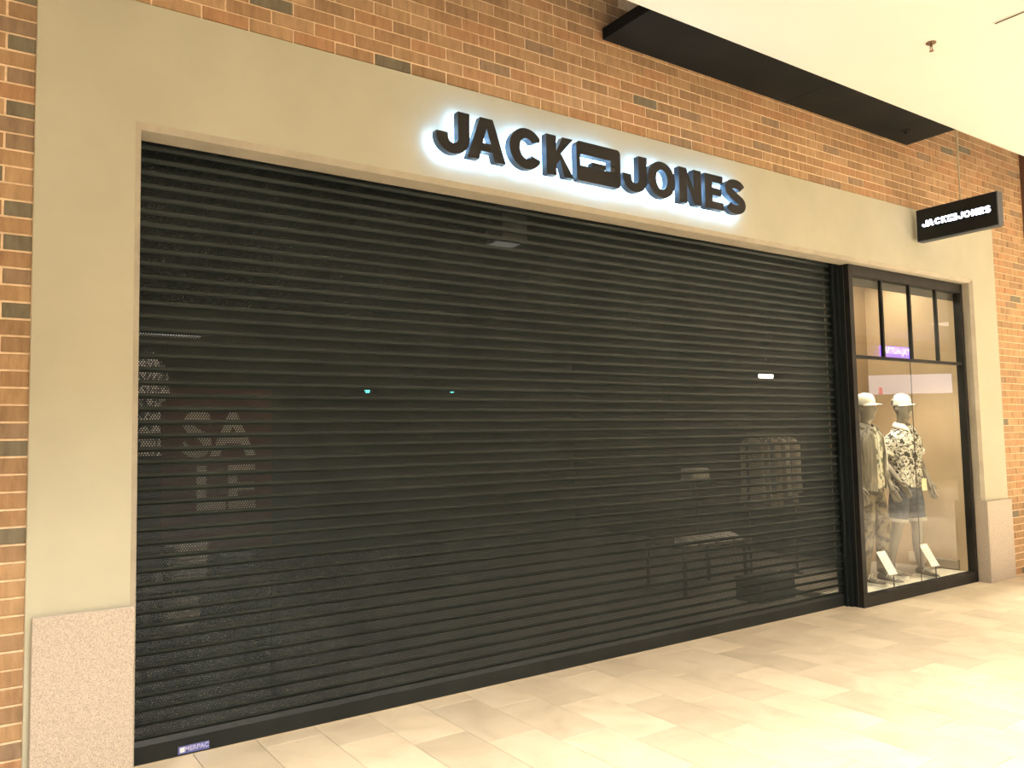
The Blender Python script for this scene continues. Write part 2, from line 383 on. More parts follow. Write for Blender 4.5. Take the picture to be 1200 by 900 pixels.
# ------------------------------------------------------------------ fascia letters
def arcp(cx, cz, rx, rz, a0, a1, n=10):
    return [(cx+rx*math.cos(math.radians(a0+(a1-a0)*i/n)), cz+rz*math.sin(math.radians(a0+(a1-a0)*i/n))) for i in range(n+1)]
HL = .27
def glyph(ch, w):
    h = HL; t = .082; tv = .066
    if ch == 'J':
        return [[(w, h), (w-t, h)]+[(w-t, .10)]+arcp(w-t-.036, .10, .036, .034, 0, -180)+[(w-t-.072, .125), (0, .125)]+[(0, .105)]+arcp(w/2, .105, w/2, .105, 180, 360, 16)]
    if ch == 'A':
        c = w/2; a = .047
        return [[(0, 0), (c-a, h), (c+a, h), (w, 0), (w-.085, 0), (w-.100, .055), (.100, .055), (.085, 0)],
                [(.112, .108), (w-.112, .108), (c, .205)]]
    if ch == 'C':
        cx, cz = .135, h/2
        o = arcp(cx, cz, .135, h/2, 28, 332, 26); i = arcp(cx, cz, .062, h/2-tv, -28, -332, 22)
        i = arcp(cx, cz, .055, h/2-tv, 325, 35, 22)
        o[0] = (w, cz+.058); o[-1] = (w, cz-.058)
        return [[(w-.002, cz+.062)]+arcp(cx, cz, .135, h/2, 38, 322, 26)+[(w-.002, cz-.062), (w-.072, cz-.042)]+i[1:-1]+[(w-.072, cz+.042)]]
    if ch == 'K':
        return [[(0, 0), (0, h), (t, h), (t, .165), (w-.095, h), (w-.005, h), (w-.112, .155), (w, 0), (w-.085, 0), (t+.033, .112), (t, .075), (t, 0)]]
    if ch == 'O':
        return [arcp(w/2, h/2, w/2, h/2, 0, 360, 36)[:-1], arcp(w/2, h/2, w/2-t, h/2-tv+.006, 0, 360, 30)[:-1]]
    if ch == 'N':
        return [[(0, 0), (0, h), (.078, h), (w-t, .115), (w-t, h), (w, h), (w, 0), (w-.078, 0), (t, .155), (t, 0)]]
    if ch == 'E':
        return [[(0, 0), (0, h), (w, h), (w, h-.060), (t, h-.060), (t, .166), (w-.02, .166), (w-.02, .108), (t, .108), (t, .060), (w+.004, .060), (w+.004, 0)]]
    if ch == 'S':
        # stroked S
        path = arcp(w/2, .197, w/2-.036, .045, 20, 180, 12)+[(.040, .178)]
        c1 = arcp(w/2, .193, w/2-.037, .045, 15, 215, 16); c2 = arcp(w/2, .077, w/2-.037, .045, 35, -165, 16)
        cl = c1+[(w/2, .135)]+c2; L, R = [], []
        # smooth the centre line
        P = [Vector((a, b)) for a, b in cl]
        for i, p in enumerate(P):
            tn = (P[min(i+1, len(P)-1)]-P[max(i-1, 0)]).normalized(); nn = Vector((-tn.y, tn.x)); ww = .036
            L.append(p+nn*ww); R.append(p-nn*ww)
        return [[(p.x, p.y) for p in L]+[(p.x, p.y) for p in reversed(R)]]
    if ch == 'B':  # belt buckle plate with a slot
        r = .03; h2 = .275
        o = arcp(w-r, h2-r, r, r, 0, 90, 5)+arcp(r, h2-r, r, r, 90, 180, 5)+arcp(r, r, r, r, 180, 270, 5)+arcp(w-r, r, r, r, 270, 360, 5)
        return [o, [(.032, .106), (.032, .178), (.040, .186), (.305, .186), (.305, .106)]]
def glyph_mesh(ch, w, depth, k=1.0, off=0):
    cu = bpy.data.curves.new('g', 'CURVE'); cu.dimensions = '2D'; cu.fill_mode = 'BOTH' if depth else 'FRONT'; cu.extrude = depth/2; cu.offset = off
    for pl in glyph(ch, w):
        sp = cu.splines.new('POLY'); sp.points.add(len(pl)-1); sp.use_cyclic_u = True
        for i, (a, b) in enumerate(pl): sp.points[i].co = (a*k, b*k, 0, 1)
    o = bpy.data.objects.new('g', cu); COL.objects.link(o)
    dg = bpy.context.evaluated_depsgraph_get(); dg.update()
    me = bpy.data.meshes.new_from_object(o.evaluated_get(dg)); bpy.data.objects.remove(o)
    me.materials.clear()
    return me
LET = [('J', 2.335, .235), ('A', 2.553, .285), ('C', 2.868, .245), ('K', 3.163, .232), ('B', 3.418, .398), ('J', 3.838, .235), ('O', 4.082, .278), ('N', 4.402, .238), ('E', 4.682, .205), ('S', 4.912, .240)]
WD = {'J': 'J', 'A': 'A', 'C': 'C', 'K': 'K', 'O': 'O', 'N': 'N', 'E': 'E', 'S': 'S'}
nj = 0
for ch, x, w_ in LET:
    if ch == 'B': nm, lb = 'buckle_emblem', 'black belt-buckle shaped emblem between the words on the fascia'
    else:
        nm = 'fascia_letter'
        if ch == 'J': nj += 1
        lb = {'J': ['black halo-lit letter J beginning the word JACK', 'black halo-lit letter J beginning the word JONES right of the buckle'][nj-1],
              'A': 'black halo-lit letter A on the fascia, second in JACK', 'C': 'black halo-lit letter C on the fascia, third in JACK', 'K': 'black halo-lit letter K left of the buckle emblem',
              'O': 'round black halo-lit letter O on the fascia', 'N': 'black halo-lit letter N in the middle of JONES', 'E': 'black halo-lit letter E next to the final letter', 'S': 'black halo-lit letter S ending the fascia sign'}.get(ch)
    e = empty(nm, (x, 0, 3.338), label=lb, cat='sign letter' if ch != 'B' else 'emblem')
    dp = .056
    me = glyph_mesh(ch, w_, dp); me.materials.append(letter_f); me.materials.append(letter_s)
    for p in me.polygons: p.material_index = 0 if abs(p.normal.z) > .7 else 1
    o = bpy.data.objects.new('casing', me); COL.objects.link(o); o.parent = e; o.rotation_euler = (PI/2, 0, 0); o.location = (0, -.046-dp/2, 0)
    me = glyph_mesh(ch, w_, .004, off=0); me.materials.append(halo)
    o = bpy.data.objects.new('led_back', me); COL.objects.link(o); o.parent = e; o.rotation_euler = (PI/2, 0, 0); o.location = (0, -.0435, 0)
    pins = MB()
    for (px_, pz_) in ({'J': [(w_-.037, .2), (.04, .08)], 'O': [(.037, .135), (w_-.037, .135)], 'B': [(.025, .03), (w_-.025, .03), (.025, .25), (w_-.025, .25)], 'S': [(.05, .06), (w_-.04, .09), (.045, .2)]}.get(ch, [(.05, .03), (.05 if ch != 'A' else .13, .24)])):
        MB().cyl((px_, -.0415, pz_), .004, .0415, 'y', 8).build('standoff', alu, e)
    if ch == 'B':
        pr = MB().box(.140, .266, -.102, -.05, .112, .147, b=.004)
        pr.build('prong', letter_f, e); MB().box(.3051, .345, -.1028, -.1018, .106, .140).build('prong_notch', mat('gloss_black', (.004, .005, .006), .1), e)
        MB().box(.3051, .345, -.1028, -.1018, .152, .186).build('prong_notch', bpy.data.materials['gloss_black'], e)

# ------------------------------------------------------------------ hanging blade sign
hs = empty('hanging_sign', (7.80, -.425, 3.462), label='black blade sign with glowing white lettering hung from the ceiling', cat='sign')
MB().box(0, .10, -.38, .38, 0, .318, b=.003).build('casing', [mat('sign_grey_edge', (.045, .055, .07), .5, spec=.3)], hs)
sf = mat('sign_black_face', (.008, .009, .010), .4, spec=.2)
MB().box(-.004, 0, -.372, .372, .007, .311, b=.001).build('face', sf, hs)
MB().box(.10, .104, -.372, .372, .007, .311, b=.001).build('face', sf, hs)
rodm = mat('painted_rod', (.42, .35, .25), .7)
glow = emit('sign_glow', (.80, .80, 1), 9); gl_m = emit('sign_glow_fringe', (.10, .08, .75), .75)
tx = 0; ws = []
lay = [(c, x-2.335, w_) for c, x, w_ in LET]; tot = lay[-1][1]+lay[-1][2]; k = .64/tot
for side in (0, 1):
    for c_, x_, w_ in lay:
        for off, mt, dx in ((.010*k/.2, glow, 0),):
            me = glyph_mesh(c_, w_, .002, k)
            me.materials.append(mt)
            o = bpy.data.objects.new('sign_letter', me); COL.objects.link(o); o.parent = hs
            if side == 0:
                o.rotation_euler = (PI/2, 0, -PI/2); o.location = (-.0055, .320-x_*k, .135)
            else:
                o.rotation_euler = (PI/2, 0, PI/2); o.location = (.1055, -.320+x_*k, .135)
MB().tube([(.05, -.03, .318), (.05, -.03, 5.3-3.462)], .009, 12).build('rod', rodm, hs, smooth=True)
MB().cyl((.05, -.03, .3182), .025, .012).build('rod_plate', rodm, hs)

# ------------------------------------------------------------------ shop window
WX0, WX1, WZ, WY = 6.828, 8.9235, 3.172, .10
wn = empty('window_1', (0, 0, 0)); tag(wn, 'black framed shop window', kind='structure')
GY = .142
MB().box(WX0, WX0+.065, WY, .178, 0, WZ, b=.002).build('frame_stile', frame_m, wn)
MB().box(WX0+.001, WX0+.05, .1785, .34, 0, WZ).build('frame_return', guide_m, wn)
bead = mat('bead_grey', (.05, .06, .06), .35); MB().box(WX0-.004, WX0, .20, .212, 0, WZ).build('frame_bead', bead, wn); MB().box(WX0-.004, WX0, .15, .156, 0, WZ).build('frame_bead', bead, wn)
MB().box(WX1-.05, WX1, WY, .18, 0, WZ, b=.002).build('frame_stile', frame_m, wn)
MB().box(WX0+.066, WX1-.051, WY, .18, WZ-.10, WZ, b=.002).build('frame_head', frame_m, wn)
MB().box(WX0+.066, WX1-.051, WY, .18, 0, .108, b=.002).build('frame_sill', frame_m, wn)
MB().box(WX0+.066, WX1-.051, GY-.022, GY+.022, 2.292, 2.322, b=.002).build('transom', frame_m, wn)
for x in (7.414, 7.92, 8.428):
    MB().box(x-.014, x+.014, GY-.018, GY+.018, 2.3225, WZ-.101, b=.002).build('mullion', frame_m, wn)
MB().box(7.884, 7.888, GY-.004, GY+.004, .109, 2.291).build('glass_joint', mat('silicone', (.10, .08, .06), .5), wn)
glass = bpy.data.materials.new('glass'); glass.use_nodes = True; nt = glass.node_tree; nt.nodes.clear()
out = nt.nodes.new('ShaderNodeOutputMaterial'); mx = nt.nodes.new('ShaderNodeMixShader'); tr = nt.nodes.new('ShaderNodeBsdfTransparent'); gl = nt.nodes.new('ShaderNodeBsdfGlossy')
fr = nt.nodes.new('ShaderNodeFresnel'); geo = nt.nodes.new('ShaderNodeNewGeometry'); mr = nt.nodes.new('ShaderNodeMapRange'); mr.inputs['To Min'].default_value = 1.42; mr.inputs['To Max'].default_value = 1.0; nt.links.new(geo.outputs['Backfacing'], mr.inputs['Value']); nt.links.new(mr.outputs[0], fr.inputs[0]); gl.inputs['Roughness'].default_value = 0; tr.inputs[0].default_value = (.96, .98, .96, 1)
nt.links.new(fr.outputs[0], mx.inputs[0]); nt.links.new(tr.outputs[0], mx.inputs[1]); nt.links.new(gl.outputs[0], mx.inputs[2]); nt.links.new(mx.outputs[0], out.inputs[0])
xs_ = [WX0+.066, 7.399, 7.4285, 7.905, 7.9345, 8.413, 8.4425, WX1-.051]
for a, b in zip(xs_[::2], xs_[1::2]):
    MB().box(a, b, GY-.003, GY+.003, 2.3225, WZ-.101).build('pane', glass, wn)
MB().box(WX0+.066, 7.8835, GY-.003, GY+.003, .109, 2.291).build('pane', glass, wn)
MB().box(7.8885, WX1-.051, GY-.003, GY+.003, .109, 2.291).build('pane', glass, wn)
MB().tube([(WX0+.072, GY-.006, 2.60), (WX0+.072, GY-.006, 2.35)], .006, 8).build('handle', alu, wn)

# ------------------------------------------------------------------ shop interior
beige = mat('display_wall_beige', (.52, .39, .25), .7); noisy(beige, (.49, .365, .235), (.55, .415, .27), 2, 3, world=True)
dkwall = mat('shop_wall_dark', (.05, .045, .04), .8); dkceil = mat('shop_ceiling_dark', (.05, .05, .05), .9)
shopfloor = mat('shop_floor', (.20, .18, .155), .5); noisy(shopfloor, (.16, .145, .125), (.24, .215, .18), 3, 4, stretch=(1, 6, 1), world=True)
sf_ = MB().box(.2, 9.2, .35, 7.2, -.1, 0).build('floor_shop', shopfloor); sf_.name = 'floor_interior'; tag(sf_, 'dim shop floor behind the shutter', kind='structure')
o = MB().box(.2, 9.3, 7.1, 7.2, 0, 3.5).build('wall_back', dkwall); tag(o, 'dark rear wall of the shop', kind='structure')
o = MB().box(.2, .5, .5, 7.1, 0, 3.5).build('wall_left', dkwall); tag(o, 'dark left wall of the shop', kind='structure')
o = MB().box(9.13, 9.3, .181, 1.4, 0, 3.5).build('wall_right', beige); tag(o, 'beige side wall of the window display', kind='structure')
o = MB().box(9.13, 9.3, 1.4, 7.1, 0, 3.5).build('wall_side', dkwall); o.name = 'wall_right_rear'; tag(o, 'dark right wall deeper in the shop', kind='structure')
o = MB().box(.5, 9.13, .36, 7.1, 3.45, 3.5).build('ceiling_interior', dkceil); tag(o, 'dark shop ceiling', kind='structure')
o = MB().box(8.35, 9.13, 1.36, 1.40, .0, 3.45).build('trim_7', mat('display_back_brown', (.30, .21, .13), .7)); tag(o, 'brown back panel of the window display', kind='structure')
o = MB().box(6.90, 8.95, .181, .20, 3.0, 3.45).build('trim_8', dkwall); tag(o, 'bulkhead behind the window head', kind='structure')
pf = mat('platform_overexposed', (.80, .74, .62), .5); pg = mat('platform_grey_shaded', (.28, .24, .19), .7)  # overexposed front and shaded grey rear of the floor put into colours
plt_ = empty('display_platform', (0, 0, 0), label='low platform under the window mannequins, painted overexposed in front and shaded behind', cat='platform')
MB().box(6.90, 9.125, .185, .60, 0, .06, b=.003).build('front_board', pf, plt_)
MB().box(6.90, 9.125, .601, 1.355, 0, .058, b=.003).build('rear_board', pg, plt_)
# wall boxes
sk2 = empty('socket_box', (9.13, .86, .10), label='white socket box low on the display side wall', cat='socket')
MB().box(-.02, 0, -.10, .10, 0, .11, b=.003).build('housing', mat('socket_white', (.7, .6, .48), .5), sk2); cvm = mat('socket_cover', (.75, .66, .54), .4); MB().box(-.023, -.0201, -.08, -.01, .02, .09, b=.001).build('cover', cvm, sk2); MB().box(-.023, -.0201, .01, .08, .02, .09, b=.001).build('cover', cvm, sk2)
sk3 = empty('vent_box', (9.13, .52, .075), label='dull grey metal box low on the display side wall', cat='box')
MB().box(-.03, 0, -.13, .13, 0, .10, b=.003).build('housing', mat('box_grey', (.30, .25, .19), .5), sk3); MB().box(-.034, -.0301, -.12, .12, .086, .095).build('lid_edge', mat('box_edge', (.6, .5, .38), .4), sk3)

# display spots
spotm = mat('spot_black', (.02, .02, .02), .4)
for i, (x, y, tx_, ty_, pw) in enumerate([(7.55, .30, 7.75, .60, 130), (8.15, .25, 8.35, .55, 190), (8.75, .5, 8.45, .50, 45)]):
    lb = ['first of three black spotlights above the window display, nearest the shutter', 'middle one of three black spotlights above the window display', 'last of three black spotlights above the display, by the side wall'][i]
    e = empty('spotlight', (x, y, 3.45), label=lb, cat='spotlight')
    d = Vector((tx_, ty_, 1.3))-Vector((x, y, 3.2)); d.normalize()
    MB().tube([(0, 0, 0), (0, 0, -.12)], .012, 8).build('stem', spotm, e)
    MB().tube([Vector((0, 0, -.14))-d*.05, Vector((0, 0, -.14))+d*.10], .04, 16, cap=False).build('can', spotm, e)
    l = bpy.data.lights.new('display_spot', 'SPOT'); l.energy = pw; l.spot_size = math.radians(75); l.spot_blend = .6; l.shadow_soft_size = .04; l.color = (1, .86, .66)
    lo = bpy.data.objects.new('display_spot', l); COL.objects.link(lo); lo.location = Vector((x, y, 3.31))+d*.12; lo.rotation_euler = d.to_track_quat('-Z', 'Y').to_euler()
area('display_strip_light', (8.1, .9, 3.40), 1.6, .1, 34, (1, .84, .62))
tl_ = empty('strip_light', (8.1, .9, 3.45), label='warm strip light on the ceiling over the window display', cat='light')
MB().box(-.8, .8, -.05, .05, -.04, 0).build('housing', spotm, tl_)

# card stands
card = mat('white_card', (.9, .88, .82), .5); 
for i, (x, y) in enumerate([(7.60, .262), (8.385, .262)]):
    e = empty('card_stand', (x, y, .06), label=['white tilted card on a short stem in the window, nearer the shutter', 'white tilted card on a short stem in the window, nearer the right pilaster'][i], cat='card stand', group='card stands')
    MB().cyl((0, 0, 0), .035, .004, n=20).build('foot', seal_m, e, smooth=True)
    MB().tube([(0, 0, .004), (0, 0, .14)], .006, 8).build('stem', seal_m, e)
    Rm = Matrix.Translation((0, .0, .14)) @ Matrix.Rotation(-math.radians(30), 4, 'X')
    MB().box(-.072, .072, .0, .006, 0, .245, b=.001, mat=Rm).build('card', card, e)
    MB().box(-.074, .074, -.012, .008, -.006, .0, mat=Rm).build('ledge', mat('card_ledge', (.5, .45, .4), .4), e)
    pr = MB()
    for q in range(5): pr.box(-.06, .06-.02*(q % 2), -.0012, 0, .06+.03*q, .068+.03*q, mat=Rm)
    pr.build('card_lines', mat('card_print_grey', (.6, .58, .54), .6), e, kind='stuff')

# ------------------------------------------------------------------ mannequins
def skin_mesh(verts, edges, rad, root=0, sub=2):
    me = bpy.data.meshes.new('sk'); me.from_pydata([tuple(v) for v in verts], edges, []); me.update()
    o = bpy.data.objects.new('sk', me); COL.objects.link(o)
    md = o.modifiers.new('s', 'SKIN'); md.use_smooth_shade = True
    if not me.skin_vertices: me.attributes.new  # layer is made by the modifier
    sv = me.skin_vertices[0].data
    for i, r in enumerate(rad):
        sv[i].radius = r if isinstance(r, tuple) else (r, r); sv[i].use_root = (i == root)
    ms = o.modifiers.new('u', 'SUBSURF'); ms.levels = sub; ms.render_levels = sub
    dg = bpy.context.evaluated_depsgraph_get(); dg.update()
    r = bpy.data.meshes.new_from_object(o.evaluated_get(dg)); bpy.data.objects.remove(o); return r
def merge_mesh(ms, name):
    bm = bmesh.new()
    for m in ms: bm.from_mesh(m)
    me = bpy.data.meshes.new(name); bm.to_mesh(me); bm.free()
    for p in me.polygons: p.use_smooth = True
    return me
mann = mat('mannequin_grey', (.27, .24, .205), .35, spec=.5)
def make_body(pose):
    P = pose; V = []; E = []; Rr = []
    def add(p, r, par=None):
        V.append(Vector(p)); Rr.append(r)
        if par is not None: E.append((par, len(V)-1))
        return len(V)-1
    pel = add((0, 0, .95), (.145, .105)); wa = add((0, -.005, 1.10), (.128, .10), pel); cs = add((0, -.01, 1.27), (.15, .115), wa)
    uc = add((0, 0, 1.41), (.115, .09), cs); nb = add((0, .010, 1.515), .060, uc); nk = add((0, .004, 1.585), .050, nb)
    h1 = add((0, -.030, 1.655), (.068, .080), nk); h2 = add((0, -.014, 1.725), (.088, .110), h1); h3 = add((0, -.004, 1.785), (.074, .092), h2)
    for sd in (-1, 1):
        a = P['arm'][sd]
        sh = add((sd*.155, .0, 1.405), .045, uc); el = add(a[0], .042, sh); mid = add((Vector(a[0])*.55+Vector(a[1])*.45), .036, el); wr = add(a[1], .026, mid)
        pm = add(a[2], (.036, .022), wr)
        k = P['leg'][sd]
        hp = add((sd*.092, 0, .87), .088, pel); th = add((Vector((sd*.092, 0, .87))+Vector(k[0]))/2, .078, hp); kn = add(k[0], .054, th)
        cf = add(Vector(k[0])*.62+Vector(k[1])*.38+Vector((0, .012, 0)), .056, kn); an = add(k[1], .034, cf)
    body = skin_mesh(V, E, Rr, 0, 3)
    for v in body.vertices:   # face: brow, sockets, nose, lips, chin, ears
        x, y, z = v.co
        if z > 1.60 and y < -.02:
            g = lambda cx, cz, sx, sz: math.exp(-((x-cx)/sx)**2-((z-cz)/sz)**2)
            dy = -.021*g(0, 1.690, .013, .015)-.013*g(0, 1.708, .011, .022)+.016*(g(.031, 1.718, .016, .011)+g(-.031, 1.718, .016, .011))-.009*(g(.03, 1.738, .022, .008)+g(-.03, 1.738, .022, .008))
            dy += -.013*g(0, 1.660, .022, .006)-.012*g(0, 1.647, .018, .006)-.026*g(0, 1.618, .028, .016)+.006*g(0, 1.6535, .02, .003)+.008*g(0, 1.634, .02, .006)
            v.co.y += dy
        if z > 1.66 and z < 1.73 and abs(x) > .06: v.co.x += math.copysign(.018*math.exp(-((z-1.697)/.022)**2-((y-.0)/.016)**2), x)
    parts = [body]
    for sd in (-1, 1):
        a = P['arm'][sd]; wr = Vector(a[1]); pm = Vector(a[2]); d = (pm-wr).normalized()
        side = Vector((0, -1, 0)) if 'side' not in P else Vector(P['side'][sd]); side = (side-d*side.dot(d)).normalized()
        nrm = d.cross(side)*sd
        for fi, (o_, L) in enumerate([(.030, .072), (.011, .082), (-.009, .076), (-.028, .060)]):
            b0 = pm+side*o_-d*.02; cv = P.get('curl', .35)
            pts = [b0]; dd = d.copy(); p = b0.copy(); 
            for q, seg in enumerate((.045, L*.42, L*.33, L*.25)):
                if q: dd = (dd-nrm*cv*(.5+.25*q)+side*o_*1.5).normalized()
                p = p+dd*seg; pts.append(p.copy())
            parts.append(skin_mesh(pts, [(i, i+1) for i in range(4)], [.009, .0095, .009, .008, .0065], 0, 1))
        b0 = wr+d*.02+side*.012; pts = [b0, b0+side*.03+d*.025, b0+side*.045+d*.055, b0+side*.042+d*.083]
        parts.append(skin_mesh(pts, [(0, 1), (1, 2), (2, 3)], [.012, .011, .0095, .0075], 0, 1))
    me = merge_mesh(parts, 'body'); me.materials.append(mann); return me
def shirt_mesh(z0, z1, flare=.0, open_=0):
    rings = []
    prof = [(0, .188+flare, .142), (.10, .178+flare*.6, .138), (.25, .168, .130), (.42, .172, .132), (.58, .185, .136), (.74, .196, .132), (.86, .185, .12), (.94, .135, .10), (1, .085, .082)]
    for i, (t, rx, ry) in enumerate(prof):
        z = z0+(z1-z0)*t; r = ring(0, -.004, z, rx, ry, 40, .86)
        for k, v in enumerate(r):
            n = noise.noise(Vector((k*.9, z*6, 3.1)))*.007; d = Vector((v.x, v.y, 0)).normalized(); v += d*n
            if i == 0: v.z += .012*math.cos(2*2*PI*k/40)
            if t > .8: v.z -= abs(v.x)*.18*(1 if t < 1 else .3)
        rings.append(r)
    # hem turned in
    inner = [v*1 for v in rings[0]]; inner = [Vector((v.x*.96, v.y*.96, v.z+.01)) for v in inner]
    return [inner]+rings
def limb_rings(pts, rad, n=18, wob=.004):
    mb = MB(); rs_ = []; prev = None; pts = [Vector(p) for p in pts]
    for i, p in enumerate(pts):
        t = (pts[min(i+1, len(pts)-1)]-pts[max(i-1, 0)]).normalized(); a = prev or Vector((1, 0, 0)); e1 = (a-t*a.dot(t)).normalized(); e2 = t.cross(e1); prev = e1
        rs_.append([p+(e1*math.cos(2*PI*k/n)+e2*math.sin(2*PI*k/n))*(rad[i]+noise.noise(Vector((k*.8, i*1.3, 1)))*wob) for k in range(n)])
    return rs_
floral = mat('floral_shirt_fabric', (.8, .8, .75), .8)
def mk_floral():
    m = floral; b = m.node_tree.nodes['Principled BSDF']; tc = N(m, 'ShaderNodeTexCoord')
    n1 = N(m, 'ShaderNodeTexNoise'); n1.inputs['Scale'].default_value = 22; n1.inputs['Detail'].default_value = 3; n1.inputs['Distortion'].default_value = 1.2; LK(m, tc, 'Object', n1, 'Vector')
    cr = N(m, 'ShaderNodeValToRGB'); cr.color_ramp.interpolation = 'CONSTANT'; e = cr.color_ramp.elements
    e[0].position = 0; e[0].color = (.035, .035, .032, 1); e[1].position = .44; e[1].color = (.28, .26, .22, 1)
    for p_, c_ in ((.50, (.80, .76, .68)), (.60, (.12, .13, .11)), (.655, (.7, .66, .58)), (.72, (.40, .16, .09))): x = e.new(p_); x.color = (*c_, 1)
    LK(m, n1, 'Fac', cr, 'Fac'); LK(m, cr, 'Color', b, 'Base Color')
mk_floral()
denim = mat('denim_fabric', (.07, .09, .13), .9); noisy(denim, (.02, .03, .05), (.09, .11, .15), 9, 5, .7, stretch=(1, 1, 2.2), bump=.2, bscale=200, bdist=.001)
hem_m = mat('pale_hem', (.45, .42, .38), .9); capw = mat('cap_white', (.78, .74, .66), .85); capd = mat('cap_printed', (.2, .17, .15), .85)
noisy(capd, (.06, .055, .05), (.75, .7, .62), 30, 2, .5, pos=(.45, .55))
shoe_m = mat('shoe_grey_canvas', (.16, .14, .12), .8); sole_m = mat('shoe_sole_white', (.8, .77, .7), .6); lace_m = mat('lace_white', (.85, .82, .75), .8)
tag_m = mat('price_tag_cream', (.80, .72, .50), .6); khaki = mat('khaki_camo', (.2, .16, .1), .9); noisy(khaki, (.035, .03, .02), (.20, .16, .10), 14, 3, .5, pos=(.42, .58))
jacket = mat('striped_jacket', (.2, .18, .15), .85); noisy(jacket, (.10, .09, .075), (.30, .27, .22), 6, 2, stretch=(8, 8, .3))
tee = mat('leaf_print_tee', (.7, .66, .5), .85); noisy(tee, (.12, .13, .09), (.6, .55, .42), 20, 3, .5, pos=(.42, .52))
def cap(parent, m1, m2, zb=1.757, big=True):
    rs_ = []
    for (t, s) in ((-.012, 1.0), (.012, 1.01), (.045, .97), (.072, .86), (.094, .66), (.106, .36), (.110, .05)):
        rs_.append(ring(0, .0, zb+t, .083*s, .100*s, 28))
    mb = MB(); mb.loft(rs_)
    for i in range(len(mb.f)):
        f = mb.f[i]; c = sum((mb.v[j][1] for j in f))/len(f)
        mb.m[i] = 1 if c > .02 else 0
    cp = mb.build('cap', [m1, m2], parent, smooth=True)
    vz = MB(); n = 12
    top = []
    for j in range(6):
        t = j/5; row = []
        for i in range(n+1):
            a = math.radians(200+140*i/n)
            rx = .082+.004*t; ry = .098+.085*t*math.sin(PI*i/n)**.6
            row.append(Vector((rx*math.cos(a), ry*math.sin(a), zb+.004-.012*t+.0-.010*abs(math.cos(a))*t)))
        top.append(row)
    vz.loft(top, cap=False, closed=False); vz.loft([[v-Vector((0, 0, .004)) for v in r] for r in top], cap=False, closed=False)
    v_ = vz.build('visor', m1, cp, smooth=True)
    MB().cyl((0, 0, zb+.108), .008, .006, n=10).build('button', m1, cp)
    return cp
def shoe(parent, loc, rz, m, nm='shoe'):
    e = MB(); M_ = Matrix.Translation(loc) @ Matrix.Rotation(rz, 4, 'Z')
    prof = [(.085, .022, .05), (.075, .036, .085), (.04, .040, .098), (0, .040, .085), (-.05, .043, .066), (-.10, .048, .052), (-.14, .046, .044), (-.17, .036, .036), (-.185, .016, .026)]
    rs_ = []
    for (y, hw, h) in prof:
        r = []
        for k in range(16):
            a = 2*PI*k/16; x = hw*math.copysign(abs(math.cos(a))**.8, math.cos(a)); z = .02+(h-.02)*(.5+.5*math.sin(a))
            r.append(M_ @ Vector((x, y, z)))
        rs_.append(r)
    e.loft(rs_); s = e.build(nm, m, parent, smooth=True)
    so = MB(); pr2 = [(.09, .024), (.07, .042), (0, .043), (-.08, .050), (-.14, .049), (-.175, .037), (-.192, .016)]
    poly = [(-hw, y) for y, hw in pr2]+[(hw, y) for y, hw in reversed(pr2)]
    so.loft([[M_ @ Vector((x, y, .001)) for x, y in poly], [M_ @ Vector((x, y, .026)) for x, y in poly]]); so.build('sole', sole_m, s)
    la = MB()
    for q in range(5):
        y = -.035-.02*q; z = .088-.0075*q; la.tube([M_ @ Vector((-.026, y, z-.010)), M_ @ Vector((0, y-.003, z)), M_ @ Vector((.026, y, z-.010))], .0035, 6)
    la.tube([M_ @ Vector((.0, -.03, .092)), M_ @ Vector((.03, -.05, .10)), M_ @ Vector((.04, -.035, .07))], .003, 6).tube([M_ @ Vector((.0, -.03, .092)), M_ @ Vector((-.03, -.05, .10)), M_ @ Vector((-.045, -.035, .06))], .003, 6)
    la.build('laces', lace_m, s, smooth=True, kind='stuff')
    return s
def collar(parent, m, z=1.50):
    c = MB(); pts = []
    for sd in (-1, 1):
        rows = []
        for j in range(8):
            a = math.radians(90-sd*(8+20*j)); t = j/7
            i_ = Vector((.064*math.cos(a), .066*math.sin(a)+.004, z+.035-.03*t)); o_ = Vector((.115*math.cos(a), .112*math.sin(a)-.012, z-.008-.052*t))
            rows.append([i_, (i_+o_)/2+Vector((0, 0, .012)), o_])
        rows.append([Vector((sd*.012, -.080, z-.035)), Vector((sd*.04, -.115, z-.055)), Vector((sd*.055, -.140, z-.105))])
        c.loft(rows, cap=False, closed=False)
    o = c.build('collar', m, parent, smooth=True)
    md = o.modifiers.new('t', 'SOLIDIFY'); md.thickness = .004
    return o
